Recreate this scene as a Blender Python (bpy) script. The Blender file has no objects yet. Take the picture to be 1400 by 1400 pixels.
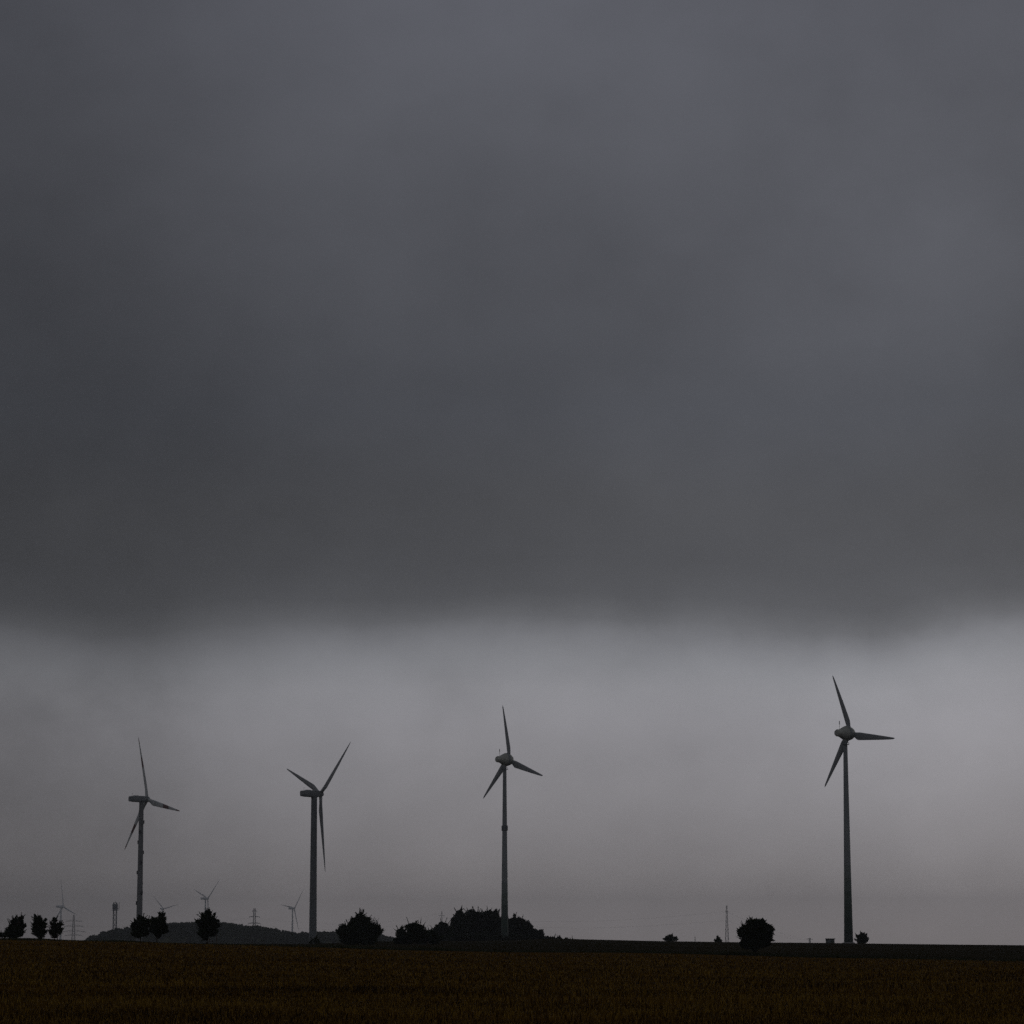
import bpy, math, random
import numpy as np
from mathutils import Vector, Matrix, Euler

random.seed(11)
rng = np.random.default_rng(11)
R = math.radians
sc = bpy.context.scene
COL = sc.collection

# ------------------------------------------------------------------ camera
CAM_H = 2.0
F = 4000.0                      # focal length in pixels of a 1400 px picture
PITCH = math.atan(588.0 / F)
cp, sp = math.cos(PITCH), math.sin(PITCH)


def at(px, py, Y):
    """World point seen at picture position (px, py), Y metres ahead."""
    dx, dy, dz = px - 700.0, F * cp - (700.0 - py) * sp, (700.0 - py) * cp + F * sp
    t = Y / dy
    return Vector((dx * t, Y, CAM_H + dz * t))


def mpp(Y):
    return Y / (F * cp + 588 * sp)


cam = bpy.data.objects.new('camera', bpy.data.cameras.new('camera'))
COL.objects.link(cam)
cam.location = (0, 0, CAM_H)
cam.rotation_euler = (R(90) + PITCH, 0, 0)
cam.data.sensor_width = 36.0
cam.data.lens = 36.0 * F / 1400.0
cam.data.clip_start = 0.5
cam.data.clip_end = 40000
sc.camera = cam


# ------------------------------------------------------------------ materials
def srgb(v):
    v = v / 255.0
    return v / 12.92 if v <= 0.04045 else ((v + 0.055) / 1.055) ** 2.4


def new_mat(name):
    m = bpy.data.materials.new(name)
    m.use_nodes = True
    nt = m.node_tree
    b = nt.nodes['Principled BSDF']
    return m, nt, b


def nd(nt, kind, **kw):
    n = nt.nodes.new(kind)
    for k, v in kw.items():
        setattr(n, k, v)
    return n


def ramp(nt, fac, stops, interp='LINEAR'):
    n = nd(nt, 'ShaderNodeValToRGB')
    n.color_ramp.interpolation = interp
    el = n.color_ramp.elements
    while len(el) > 1:
        el.remove(el[-1])
    for i, (p, c) in enumerate(stops):
        e = el[0] if i == 0 else el.new(p)
        e.position = p
        e.color = (c[0], c[1], c[2], 1) if hasattr(c, '__len__') else (c, c, c, 1)
    nt.links.new(fac, n.inputs[0])
    return n.outputs['Color']


def math_n(nt, op, a, b=None, c=None):
    n = nd(nt, 'ShaderNodeMath', operation=op)
    for i, v in enumerate((a, b, c)):
        if v is None:
            continue
        if isinstance(v, (int, float)):
            n.inputs[i].default_value = v
        else:
            nt.links.new(v, n.inputs[i])
    return n.outputs[0]


def noise(nt, vec, scale, detail=4.0, rough=0.55, mapping=None):
    if mapping:
        mp = nd(nt, 'ShaderNodeMapping')
        mp.inputs['Scale'].default_value = mapping
        nt.links.new(vec, mp.inputs['Vector'])
        vec = mp.outputs[0]
    n = nd(nt, 'ShaderNodeTexNoise')
    n.inputs['Scale'].default_value = scale
    n.inputs['Detail'].default_value = detail
    n.inputs['Roughness'].default_value = rough
    nt.links.new(vec, n.inputs['Vector'])
    return n.outputs[0]


def noisy_mat(name, c0, c1, scale, rough=0.9, mapping=None, island=False, spec=0.3, bump=0.0):
    m, nt, b = new_mat(name)
    tc = nd(nt, 'ShaderNodeTexCoord')
    f = noise(nt, tc.outputs['Object'], scale, 5, 0.6, mapping)
    if island:
        g = nd(nt, 'ShaderNodeNewGeometry')
        f = math_n(nt, 'ADD', math_n(nt, 'MULTIPLY', f, 0.6), math_n(nt, 'MULTIPLY', g.outputs['Random Per Island'], 0.4))
    col = ramp(nt, f, [(0.3, c0), (0.7, c1)])
    nt.links.new(col, b.inputs['Base Color'])
    b.inputs['Roughness'].default_value = rough
    b.inputs['Specular IOR Level'].default_value = spec
    if bump:
        bn = nd(nt, 'ShaderNodeBump')
        bn.inputs['Strength'].default_value = bump
        nt.links.new(f, bn.inputs['Height'])
        nt.links.new(bn.outputs[0], b.inputs['Normal'])
    return m


def paint_mat(name, base, dark, bands=None, axis='Z', rough=0.45):
    """Weathered paint; bands = [(from, to, colour)] along an object axis."""
    m, nt, b = new_mat(name)
    tc = nd(nt, 'ShaderNodeTexCoord')
    f = noise(nt, tc.outputs['Object'], 0.6, 6, 0.65, (1.0, 1.0, 0.25))
    col = ramp(nt, f, [(0.35, dark), (0.62, base)])
    if bands:
        sep = nd(nt, 'ShaderNodeSeparateXYZ')
        nt.links.new(tc.outputs['Object'], sep.inputs[0])
        for a, z, c in bands:
            lo = math_n(nt, 'GREATER_THAN', sep.outputs[axis], a)
            hi = math_n(nt, 'LESS_THAN', sep.outputs[axis], z)
            k = math_n(nt, 'MULTIPLY', lo, hi)
            mx = nd(nt, 'ShaderNodeMix', data_type='RGBA')
            nt.links.new(k, mx.inputs['Factor'])
            nt.links.new(col, mx.inputs['A'])
            mx.inputs['B'].default_value = (*c, 1)
            col = mx.outputs['Result']
    nt.links.new(col, b.inputs['Base Color'])
    b.inputs['Roughness'].default_value = rough
    return m


M = {}
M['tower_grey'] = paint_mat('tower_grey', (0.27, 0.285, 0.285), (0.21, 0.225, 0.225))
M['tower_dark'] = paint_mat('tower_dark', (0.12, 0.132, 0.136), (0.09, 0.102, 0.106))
M['tower_concrete'] = paint_mat('tower_concrete', (0.20, 0.20, 0.20), (0.15, 0.15, 0.152), rough=0.8)
GREENS = [(-2, 4, (0.008, 0.020, 0.013)), (4, 8, (0.014, 0.034, 0.022)), (8, 12, (0.03, 0.056, 0.04)),
          (12, 16, (0.06, 0.09, 0.072)), (16, 20, (0.11, 0.14, 0.12)), (20, 24, (0.17, 0.195, 0.185))]
M['tower_green_base'] = paint_mat('tower_green_base', (0.27, 0.285, 0.285), (0.21, 0.225, 0.225), bands=GREENS)
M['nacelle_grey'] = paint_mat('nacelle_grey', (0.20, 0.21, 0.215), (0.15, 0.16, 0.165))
M['nacelle_olive'] = paint_mat('nacelle_olive', (0.46, 0.46, 0.40), (0.34, 0.34, 0.30))
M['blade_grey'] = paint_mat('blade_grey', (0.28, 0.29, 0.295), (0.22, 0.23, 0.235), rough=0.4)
M['blade_banded'] = paint_mat('blade_banded', (0.55, 0.56, 0.55), (0.42, 0.43, 0.42),
                              bands=[(18.5, 24.5, (0.10, 0.025, 0.02)), (32.5, 40.0, (0.10, 0.025, 0.02))], rough=0.4)
M['white_paint'] = paint_mat('white_paint', (0.85, 0.85, 0.85), (0.8, 0.8, 0.8))
M['steel'] = paint_mat('steel', (0.16, 0.17, 0.18), (0.11, 0.12, 0.13), rough=0.6)
M['bracket'] = paint_mat('bracket', (0.03, 0.03, 0.032), (0.02, 0.02, 0.022), rough=0.7)
M['concrete'] = noisy_mat('concrete', (0.2, 0.2, 0.19), (0.32, 0.31, 0.3), 2.0)
M['hut_wall'] = noisy_mat('hut_wall', (0.05, 0.065, 0.05), (0.075, 0.09, 0.07), 3.0, 0.7)
M['hut_roof'] = noisy_mat('hut_roof', (0.06, 0.06, 0.06), (0.1, 0.1, 0.1), 3.0, 0.8)
M['leaf'] = noisy_mat('leaf', (0.010, 0.017, 0.007), (0.030, 0.042, 0.015), 0.5, 0.8, island=True, spec=0.1)
M['leaf_dark'] = noisy_mat('leaf_dark', (0.008, 0.013, 0.006), (0.02, 0.028, 0.012), 0.25, 0.85, island=True, spec=0.1)
M['leaf_far'] = noisy_mat('leaf_far', (0.012, 0.02, 0.010), (0.03, 0.042, 0.02), 0.05, 0.9, island=True, spec=0.1)
M['bark'] = noisy_mat('bark', (0.03, 0.024, 0.018), (0.07, 0.056, 0.042), 6.0, 0.95, (1, 1, 0.2), bump=0.4)
M['timber'] = noisy_mat('timber', (0.06, 0.05, 0.04), (0.13, 0.11, 0.085), 5.0, 0.9, (1, 1, 0.15))
M['cable'] = noisy_mat('cable', (0.08, 0.08, 0.085), (0.12, 0.12, 0.125), 0.2, 0.5)


def soil_mat(name, c0, c1, c2, streak):
    """Ground cover with broad patches, drill streaks and fine grain."""
    m, nt, b = new_mat(name)
    tc = nd(nt, 'ShaderNodeTexCoord')
    o = tc.outputs['Object']
    broad = noise(nt, o, 0.012, 4, 0.55, (0.45, 1.0, 1.0))
    lines = noise(nt, o, 0.22, 4, 0.6, (streak, 1.0, 1.0))
    fine = noise(nt, o, 3.0, 4, 0.7)
    s = math_n(nt, 'ADD', math_n(nt, 'MULTIPLY', broad, 0.45), math_n(nt, 'MULTIPLY', lines, 0.3))
    s = math_n(nt, 'ADD', s, math_n(nt, 'MULTIPLY', fine, 0.25))
    col = ramp(nt, s, [(0.36, c0), (0.5, c1), (0.64, c2)])
    nt.links.new(col, b.inputs['Base Color'])
    b.inputs['Roughness'].default_value = 1.0
    b.inputs['Specular IOR Level'].default_value = 0.0
    bn = nd(nt, 'ShaderNodeBump')
    bn.inputs['Strength'].default_value = 0.5
    bn.inputs['Distance'].default_value = 0.1
    nt.links.new(fine, bn.inputs['Height'])
    nt.links.new(bn.outputs[0], b.inputs['Normal'])
    return m


M['field'] = soil_mat('field', (0.038, 0.017, 0.003), (0.085, 0.043, 0.007), (0.135, 0.073, 0.013), 0.06)
M['meadow'] = soil_mat('meadow', (0.014, 0.013, 0.007), (0.026, 0.022, 0.011), (0.044, 0.035, 0.018), 0.05)
M['terrain'] = soil_mat('terrain', (0.025, 0.03, 0.014), (0.04, 0.045, 0.02), (0.06, 0.06, 0.03), 0.2)


def crop_mat():
    m, nt, b = new_mat('dry_crop')
    tc = nd(nt, 'ShaderNodeTexCoord')
    g = nd(nt, 'ShaderNodeNewGeometry')
    o = tc.outputs['Object']
    patch = noise(nt, o, 0.11, 6, 0.68, (0.4, 0.7, 1.0))
    s = math_n(nt, 'ADD', math_n(nt, 'MULTIPLY', patch, 0.6), math_n(nt, 'MULTIPLY', g.outputs['Random Per Island'], 0.4))
    col = ramp(nt, s, [(0.34, (0.018, 0.009, 0.002)), (0.5, (0.105, 0.056, 0.009)), (0.69, (0.29, 0.17, 0.028))])
    nt.links.new(col, b.inputs['Base Color'])
    b.inputs['Roughness'].default_value = 0.9
    b.inputs['Specular IOR Level'].default_value = 0.05
    return m


M['dry_crop'] = crop_mat()
M['verge'] = noisy_mat('verge', (0.018, 0.024, 0.008), (0.05, 0.052, 0.02), 0.3, 0.9, island=True, spec=0.05)


# ------------------------------------------------------------------ mesh helpers
class MB:
    def __init__(self):
        self.v, self.f = [], []

    def quad(self, a, b, c, d):
        n = len(self.v)
        self.v += [tuple(a), tuple(b), tuple(c), tuple(d)]
        self.f.append((n, n + 1, n + 2, n + 3))

    def box(self, c, s, rot=None):
        n = len(self.v)
        for z in (-1, 1):
            for x, y in ((-1, -1), (1, -1), (1, 1), (-1, 1)):
                p = Vector((x * s[0] / 2, y * s[1] / 2, z * s[2] / 2))
                if rot is not None:
                    p = rot @ p
                self.v.append(tuple(p + Vector(c)))
        self.f += [tuple(n + i for i in q) for q in
                   ((3, 2, 1, 0), (4, 5, 6, 7), (0, 1, 5, 4), (1, 2, 6, 5), (2, 3, 7, 6), (3, 0, 4, 7))]

    def rings(self, rings, caps=True):
        n = len(self.v)
        k = len(rings[0])
        for r in rings:
            self.v += [tuple(p) for p in r]
        for i in range(len(rings) - 1):
            for j in range(k):
                a, b = n + i * k + j, n + i * k + (j + 1) % k
                self.f.append((a, b, b + k, a + k))
        if caps:
            self.f.append(tuple(n + j for j in reversed(range(k))))
            self.f.append(tuple(n + (len(rings) - 1) * k + j for j in range(k)))

    def lathe(self, prof, seg=32, mat=None):
        """prof: [(radius, height)] turned about Z, then moved by mat."""
        rs = []
        for r, h in prof:
            ring = []
            for j in range(seg):
                a = 2 * math.pi * j / seg
                p = Vector((r * math.cos(a), r * math.sin(a), h))
                ring.append(mat @ p if mat is not None else p)
            rs.append(ring)
        self.rings(rs)

    def tube(self, pts, rad, seg=6):
        rs = []
        for i, p in enumerate(pts):
            p = Vector(p)
            t = Vector(pts[min(i + 1, len(pts) - 1)]) - Vector(pts[max(i - 1, 0)])
            t.normalize()
            u = t.cross(Vector((0, 1, 0)) if abs(t.y) < 0.9 else Vector((1, 0, 0))).normalized()
            w = t.cross(u)
            r = rad[i] if hasattr(rad, '__len__') else rad
            rs.append([p + (u * math.cos(2 * math.pi * j / seg) + w * math.sin(2 * math.pi * j / seg)) * r for j in range(seg)])
        self.rings(rs)

    def build(self, name, mat, parent=None, smooth=False):
        me = bpy.data.meshes.new(name)
        me.from_pydata(self.v, [], self.f)
        me.materials.append(mat)
        if smooth:
            me.polygons.foreach_set('use_smooth', [True] * len(me.polygons))
        me.validate()
        me.update()
        o = bpy.data.objects.new(name, me)
        COL.objects.link(o)
        if parent is not None:
            o.parent = parent
        return o


def smooth_by_angle(o, deg=35):
    me = o.data
    me.polygons.foreach_set('use_smooth', [True] * len(me.polygons))
    me.set_sharp_from_angle(angle=R(deg))


def quads_object(name, V, mat, parent=None):
    """V: (n, 4, 3) array of separate quads."""
    n = V.shape[0]
    me = bpy.data.meshes.new(name)
    me.vertices.add(n * 4)
    me.vertices.foreach_set('co', V.astype(np.float32).ravel())
    me.loops.add(n * 4)
    me.loops.foreach_set('vertex_index', np.arange(n * 4, dtype=np.int32))
    me.polygons.add(n)
    me.polygons.foreach_set('loop_start', np.arange(0, n * 4, 4, dtype=np.int32))
    me.materials.append(mat)
    me.update(calc_edges=True)
    me.validate()
    o = bpy.data.objects.new(name, me)
    COL.objects.link(o)
    if parent is not None:
        o.parent = parent
    return o


def empty(name, loc):
    o = bpy.data.objects.new(name, None)
    o.empty_display_size = 1.0
    COL.objects.link(o)
    o.location = loc
    return o


def tag(o, label, cat, group=None, kind=None):
    o['label'] = label
    o['category'] = cat
    if group:
        o['group'] = group
    if kind:
        o['kind'] = kind
    return o


# ------------------------------------------------------------------ terrain
def row_z(row, y):
    return CAM_H + ((700.0 - row) * cp + F * sp) / (F * cp - (700.0 - row) * sp) * y


EDGE_PX = np.array([-400, 0, 150, 300, 420, 550, 700, 850, 950, 1100, 1250, 1400, 1800.])
EDGE_ROW = np.array([1283, 1285, 1287.5, 1291.5, 1295, 1299, 1302, 1302.5, 1304.5, 1309, 1311.5, 1315, 1322.])
EDGE_Y = np.array([400, 400, 400, 400, 410, 430, 440, 440, 440, 430, 420, 410, 400.])
SKY_PX = np.array([-400, 0, 100, 200, 300, 420, 480, 530, 600, 700, 760, 800, 900, 1000, 1130, 1300, 1400, 1800.])
SKY_ROW = np.array([1282.5, 1284.2, 1286, 1288.3, 1290.5, 1290.5, 1288.5, 1286.8, 1286.8, 1285.5, 1283, 1284.2, 1286.6, 1288, 1289.2, 1291.2, 1292.2, 1295.])
SKY_Y = np.array([470, 470, 470, 480, 520, 700, 800, 830, 850, 860, 860, 860, 860, 860, 860, 860, 860, 860.])


def knots(px):
    de = np.interp(px, EDGE_PX, EDGE_Y)
    ze = row_z(np.interp(px, EDGE_PX, EDGE_ROW), de)
    ds = np.interp(px, SKY_PX, SKY_Y)
    zs = row_z(np.interp(px, SKY_PX, SKY_ROW), ds)
    return de, ze, ds, zs


def height(x, y):
    """Terrain height (vectorised)."""
    x, y = np.asarray(x, float), np.asarray(y, float)
    r = np.hypot(x, y)
    yy = np.maximum(y, 1.0)
    px = np.where(y > 1, 700 + mpp(1.0) ** -1 * x / yy, np.sign(x + 1e-9) * 5000)
    px = np.clip(px, -400, 1800)
    de, ze, ds, zs = knots(px)
    d = np.where(y > 0.25 * np.abs(x), np.maximum(y, 0), r)
    fade = np.clip((3.2 - np.abs(x) / yy) / 2.2, 0, 1) * (y > 0)
    k = np.clip((d - 60) / (de - 60), 0, 1)
    z = ze * (k * k * 0.35 + k * 0.65)
    k2 = np.clip((d - de) / (ds - de), 0, 1)
    z = np.where(d > de, ze + (zs - ze) * k2, z)
    k3 = np.clip((d - ds) / 500, 0, 1)
    k3 = k3 * k3 * (3 - 2 * k3)
    z = np.where(d > ds, zs + (-8 - zs) * k3, z)
    k4 = np.clip((d - 2500) / 2500, 0, 1)
    z = np.where(d > 2500, -8 - 5 * k4, z)
    return z * fade + (-8 * np.clip((d - 900) / 600, 0, 1)) * (1 - fade)


AZ = np.unique(np.concatenate([np.linspace(-math.pi, -0.6, 26), np.linspace(-0.6, -0.22, 14), np.linspace(-0.22, 0.22, 177),
                               np.linspace(0.22, 0.6, 14), np.linspace(0.6, math.pi, 26)]))


def fan(name, d0, d1, n, mat, power=1.0):
    """Sheet of ground between two distances (functions of azimuth)."""
    mb = MB()
    na = len(AZ)
    for i in range(n + 1):
        for a in AZ:
            t = (i / n) ** power
            s = d0(a) * (1 - t) + d1(a) * t
            x, y = s * math.sin(a), s * math.cos(a)
            mb.v.append((x, y, float(height(x, y))))
    for i in range(n):
        for j in range(na - 1):
            a = i * na + j
            mb.f.append((a, a + 1, a + na + 1, a + na))
    o = mb.build(name, mat, smooth=True)
    o['kind'] = 'structure'
    return o


def edge_d(a):
    if abs(a) < 1.2:
        px = min(max(700 + math.tan(a) / mpp(1.0), -400), 1800)
        return float(knots(px)[0]) / math.cos(a) if abs(a) < 0.6 else 400 / math.cos(0.6)
    return 400 / math.cos(0.6)


def far_d(a):
    if abs(a) < 0.6:
        px = min(max(700 + math.tan(a) / mpp(1.0), -400), 1800)
        return (float(knots(px)[2]) + 250) / math.cos(a)
    return 1100 / math.cos(0.6)


fan('field', lambda a: 0.0, edge_d, 44, M['field'], 1.6)
fan('meadow', edge_d, far_d, 30, M['meadow'])
fan('ground', far_d, lambda a: 12000.0, 40, M['terrain'], 2.2)


# standing dry crop over the field: short upright blades
def blades(name, X, Y, hgt, wid, mat, lean=0.25):
    n = len(X)
    Z = height(X, Y)
    a = rng.uniform(0, 2 * math.pi, n)
    dx, dy = np.cos(a) * wid * 0.5, np.sin(a) * wid * 0.5
    lx, ly = rng.normal(0, lean, n) * hgt, rng.normal(0, lean, n) * hgt
    V = np.empty((n, 4, 3))
    V[:, 0] = np.stack([X - dx, Y - dy, Z - 0.02], 1)
    V[:, 1] = np.stack([X + dx, Y + dy, Z - 0.02], 1)
    V[:, 2] = np.stack([X + dx * 0.5 + lx, Y + dy * 0.5 + ly, Z + hgt], 1)
    V[:, 3] = np.stack([X - dx * 0.5 + lx, Y - dy * 0.5 + ly, Z + hgt], 1)
    return quads_object(name, V, mat)


N = 420000
Yc = 1.0 / rng.uniform(1 / 405.0, 1 / 52.0, N)
Xc = rng.uniform(-0.24, 0.24, N) * Yc
lump = np.sin(Xc * 0.31 + 3 * np.sin(Yc * 0.05)) + np.sin(Yc * 0.23 + 2 * np.sin(Xc * 0.09)) + rng.normal(0, 1.0, N)
keep = (lump > np.interp(Yc, [60, 110, 200], [-0.5, -0.8, -1.2])) & (Yc < np.interp(700 + Xc / Yc / mpp(1.0), EDGE_PX, EDGE_Y) - 1.5)
Xc, Yc = Xc[keep], Yc[keep]
hc = rng.uniform(0.07, 0.20, len(Xc)) * (1 + 0.25 * np.sin(Xc * 0.2 + Yc * 0.13))
wc = rng.uniform(0.012, 0.035, len(Xc)) * np.maximum(1, Yc / 80)
crop = blades('dry_crop', Xc, Yc, hc, wc, M['dry_crop'])
tag(crop, 'dry ochre brown stalks standing over the whole foreground field', 'crop', kind='stuff')

# rough grass verge along the far edge of the field
N = 60000
pxs = rng.uniform(-150, 1550, N)
t = (pxs - 700) * mpp(1.0)
Yv = np.interp(pxs, EDGE_PX, EDGE_Y) + rng.uniform(0, 1, N) ** 1.5 * np.interp(pxs, [0, 300, 700, 1400], [60, 50, 14, 14])
Xv = t * Yv
tuft = np.interp(np.sin(pxs * 0.045) + np.sin(pxs * 0.013 + 1) + rng.normal(0, 0.4, N), [-2, 0, 2], [0.08, 0.2, 0.55]) * np.interp(pxs, [300, 700], [0.6, 1.0])
hv = tuft * rng.uniform(0.5, 1.0, N)
verge = blades('grass_verge', Xv, Yv, hv, rng.uniform(0.04, 0.1, N), M['verge'], 0.2)
tag(verge, 'dark rough grass along the far edge of the field', 'grass', kind='stuff')


# ------------------------------------------------------------------ trees
def leaf_quads(C, D, L, W):
    """Quads centred at C, long axis D (n,3), length L, width W."""
    n = len(C)
    D = D / np.maximum(np.linalg.norm(D, axis=1, keepdims=True), 1e-6)
    rnd = rng.normal(0, 1, (n, 3))
    S = np.cross(D, rnd)
    S /= np.maximum(np.linalg.norm(S, axis=1, keepdims=True), 1e-6)
    l, w = (L * 0.5)[:, None], (W * 0.5)[:, None]
    V = np.empty((n, 4, 3))
    V[:, 0] = C - D * l
    V[:, 1] = C + S * w
    V[:, 2] = C + D * l
    V[:, 3] = C - S * w
    return V


def tree(name, label, cat, Y, trunk, blobs, group, shoots=0.0, density=20, leaf=2.2, mat='leaf', base_row=None, stems=1, deep=0.75):
    """trunk: picture column of the stem; blobs: crown masses (column, row, radius) read from the photo, put in depth at their own distances."""
    s = mpp(Y)
    base = at(trunk, 1290, Y)
    base.z = float(height(base.x, base.y)) if base_row is None else at(trunk, base_row, Y).z
    root = empty(name, base)
    tag(root, label, cat, group)
    cx = sum(b[0] for b in blobs) / len(blobs)
    half = max(b[2] for b in blobs)
    Vs = []
    limbs = MB()
    cents = []
    for i, (bx, by, br) in enumerate(blobs):
        dep = 0 if i == 0 else random.uniform(-1, 1) * half * deep * s
        p = at(bx, by, Y) - base
        p.y += dep
        cents.append((p, br * s))
    top = max(c[0].z for c in cents)
    low = min(c[0].z - c[1] * 0.6 for c in cents)
    hs = max(low, top * 0.3)
    tr = max(0.05, top * 0.022)
    feet = []
    for k in range(stems):
        stem = MB()
        ox = 0 if stems == 1 else (k - (stems - 1) / 2) * half * 0.5 * s
        stem.tube([(ox, 0, -0.3), (ox * 1.1 + random.uniform(-.3, .3) * tr, random.uniform(-1, 1) * tr, hs * 0.5), (ox * 1.3, 0, hs)],
                  [tr * 1.35, tr, tr * 0.85], 8)
        stem.build('trunk', M['bark'], root, True)
        feet.append(Vector((ox * 1.3, 0, hs * 0.9)))
    sub = []
    for i, (p, r) in enumerate(cents):
        if r / s < 3.4:
            continue
        for _ in range(random.randint(3, 6)):
            dv = Vector((random.gauss(0, 1), random.gauss(0, 1), random.gauss(0.35, 0.7))).normalized()
            q = r * random.uniform(0.18, 0.36)
            c = p + dv * (r * 0.86 + q * random.uniform(-0.3, 0.5))
            if c.z - q > 0.1:
                sub.append((c, q, (dv + Vector((0, 0, 0.6))).normalized()))
    for p, r, ax in [c + (None,) for c in cents] + sub:
        mid = Vector((p.x * 0.4, p.y * 0.4, hs + (p.z - hs) * 0.55))
        f0 = min(feet, key=lambda q: abs(q.x - p.x))
        limbs.tube([f0, mid, p, p + Vector((0, 0, r * 0.5))], [tr * 0.8, tr * 0.5, tr * 0.28, tr * 0.08], 5)
        rpx = r / s
        n = int(density * rpx * rpx) + 30
        d = rng.normal(0, 1, (n, 3))
        d /= np.linalg.norm(d, axis=1, keepdims=True)
        # uneven surface: a few random lobes push the outline in and out
        lob = rng.normal(0, 1, (9, 3))
        lob /= np.linalg.norm(lob, axis=1, keepdims=True)
        amp = rng.uniform(-0.5, 0.3, 9)
        bulge = 1 + (np.clip(d @ lob.T - 0.72, 0, 1) * 3.2 * amp).sum(1)
        q = rng.uniform(0.1, 1, n) ** 0.5 * r * (0.88 if ax is None else 1.0) * bulge * (1 + np.abs(rng.normal(0, 0.07, n)))
        d3 = d * q[:, None]
        if ax is not None:                      # sprays of leaves reach out along their branch
            a3 = np.array(ax)
            al = d3 @ a3
            d3 = d3 + np.outer(al * 0.9 + np.abs(al) * 0.3, a3) - (d3 - np.outer(al, a3)) * np.clip(al / r, 0, 1)[:, None] * 0.55
        C = d3 + np.array(p)
        C[:, 2] = np.maximum(C[:, 2], 0.1)
        D = d + np.array([0, 0, 0.5]) + rng.normal(0, 0.6, (n, 3))
        L = rng.uniform(0.6, 1.3, n) * leaf * s
        Vs.append(leaf_quads(C, D, L, L * rng.uniform(0.4, 0.7, n)))
        # leafy shoots standing out of the crown
        ns = int(shoots * rpx * 1.5 * random.uniform(0.2, 1.5))
        for _ in range(ns):
            dv = Vector((random.gauss(0, 1), random.gauss(0, 1), random.gauss(0.5, 0.8))).normalized()
            st = p + dv * r * 0.8
            grow = (dv + Vector((0, 0, random.uniform(0.2, 1.0)))).normalized()
            ln = random.uniform(0.2, 0.75) * min(r, 8 * s) + 1.8 * s
            en = st + grow * (ln + 0.2 * r)
            if en.z < 0.2:
                continue
            limbs.tube([st, (st + en) / 2 + Vector((random.uniform(-.05, .05), 0, 0)), en], [0.02, 0.014, 0.005], 3)
            k = random.randint(10, 18)
            tt = np.linspace(0.05, 1.0, k)[:, None]
            Cs = np.array(st) * (1 - tt) + np.array(en) * tt
            Ds = np.array(grow)[None, :] + rng.normal(0, 0.55, (k, 3))
            Ls = rng.uniform(0.8, 1.3, k) * leaf * s * np.linspace(1.3, 0.7, k)
            Vs.append(leaf_quads(Cs + Ds * 0.02, Ds, Ls, Ls * 0.5))
    crown = quads_object('crown', np.concatenate(Vs), M[mat], root)
    limbs.build('branches', M['bark'], root)
    return root


YT = 'young trees along the field edge'
tree('young_tree', 'bushy young tree with a tall upright spire, in the row of three', 'tree', 412, 20,
     [(19, 1270, 10), (14, 1275, 7.5), (28, 1257, 4.5), (28, 1266, 5.5), (20, 1259.5, 5.5), (26, 1275, 7.5), (11, 1277, 5), (20, 1278, 7)], YT, 1.0)
tree('young_tree', 'young tree with broad oblong crown between the spired tree and the smallest tree', 'tree', 412, 54,
     [(54, 1266, 9), (52, 1258, 6), (54, 1275, 8), (62, 1257.5, 2.4), (61, 1266, 4), (48, 1269, 4), (56, 1279, 6)], YT, 1.0)
tree('young_tree', 'smallest young tree, narrow and gappy, in front of the faint pylon', 'tree', 412, 74,
     [(74, 1266, 6), (75, 1258.5, 4), (82, 1264, 3.4), (72, 1275, 5.5), (80, 1272, 5.5), (75, 1271, 6.5), (74, 1279, 4)], YT, 1.1)
tree('young_tree', 'dark young tree standing in front of the bracketed turbine tower', 'tree', 408, 192,
     [(192, 1266, 9.5), (194, 1256.5, 5), (186, 1269, 6), (200, 1264, 6), (189, 1276, 7.5), (198, 1275, 7), (183, 1263, 3), (203, 1258, 2.5)], YT, 1.2)
tree('young_tree', 'round young tree touching the tree before the bracketed tower, on a thin trunk', 'tree', 408, 214.5,
     [(218, 1262, 9.5), (220, 1253.5, 5), (213, 1270, 8.5), (222, 1270, 8), (227, 1273, 3.5), (210, 1262, 5), (216, 1277, 6)], YT, 1.2)
tree('young_tree', 'tall staked young tree with pointed top before the wooded hill', 'tree', 406, 283,
     [(284, 1267, 11.5), (284, 1249, 4.5), (282, 1257, 8.5), (275, 1263, 6.5), (291, 1260, 6), (278, 1276, 7.5), (288, 1274, 7.5), (296, 1265, 4),
      (299, 1259, 2), (293, 1250, 2), (270, 1260, 2.5), (281, 1282, 4.5), (297, 1273, 2)], YT, 1.3)
tree('shrub', 'low scrap of shrub beside the spired young tree at the picture edge', 'shrub', 430, 3,
     [(2, 1278.5, 4), (7, 1280, 2.5), (-3, 1279, 4)], None, 0.6)
BT = 'dark bushes in front of the copse'
tree('large_bush', 'big rounded bush with spiky top beside the tapering pale turbine tower', 'bush', 600, 490,
     [(490, 1268, 13), (493, 1253.5, 6.5), (480, 1271, 12), (503, 1268, 12), (470, 1277, 9.5), (512, 1274, 9), (490, 1280, 15), (478, 1285, 11),
      (504, 1284, 11.5), (467, 1272, 6), (517, 1269, 4), (485, 1260, 7), (500, 1258, 6)], BT, 1.2, stems=3)
tree('large_bush', 'smaller rounded bush between the spiky bush and the copse', 'bush', 640, 562,
     [(562, 1269, 9), (549, 1277, 9), (573, 1270, 9), (556, 1284, 11), (575, 1283, 12), (587, 1280, 9), (566, 1279, 10), (545, 1287, 8), (594, 1285, 9)], BT, 0.5, stems=3)
GT = 'trees of the dark copse'
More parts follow.
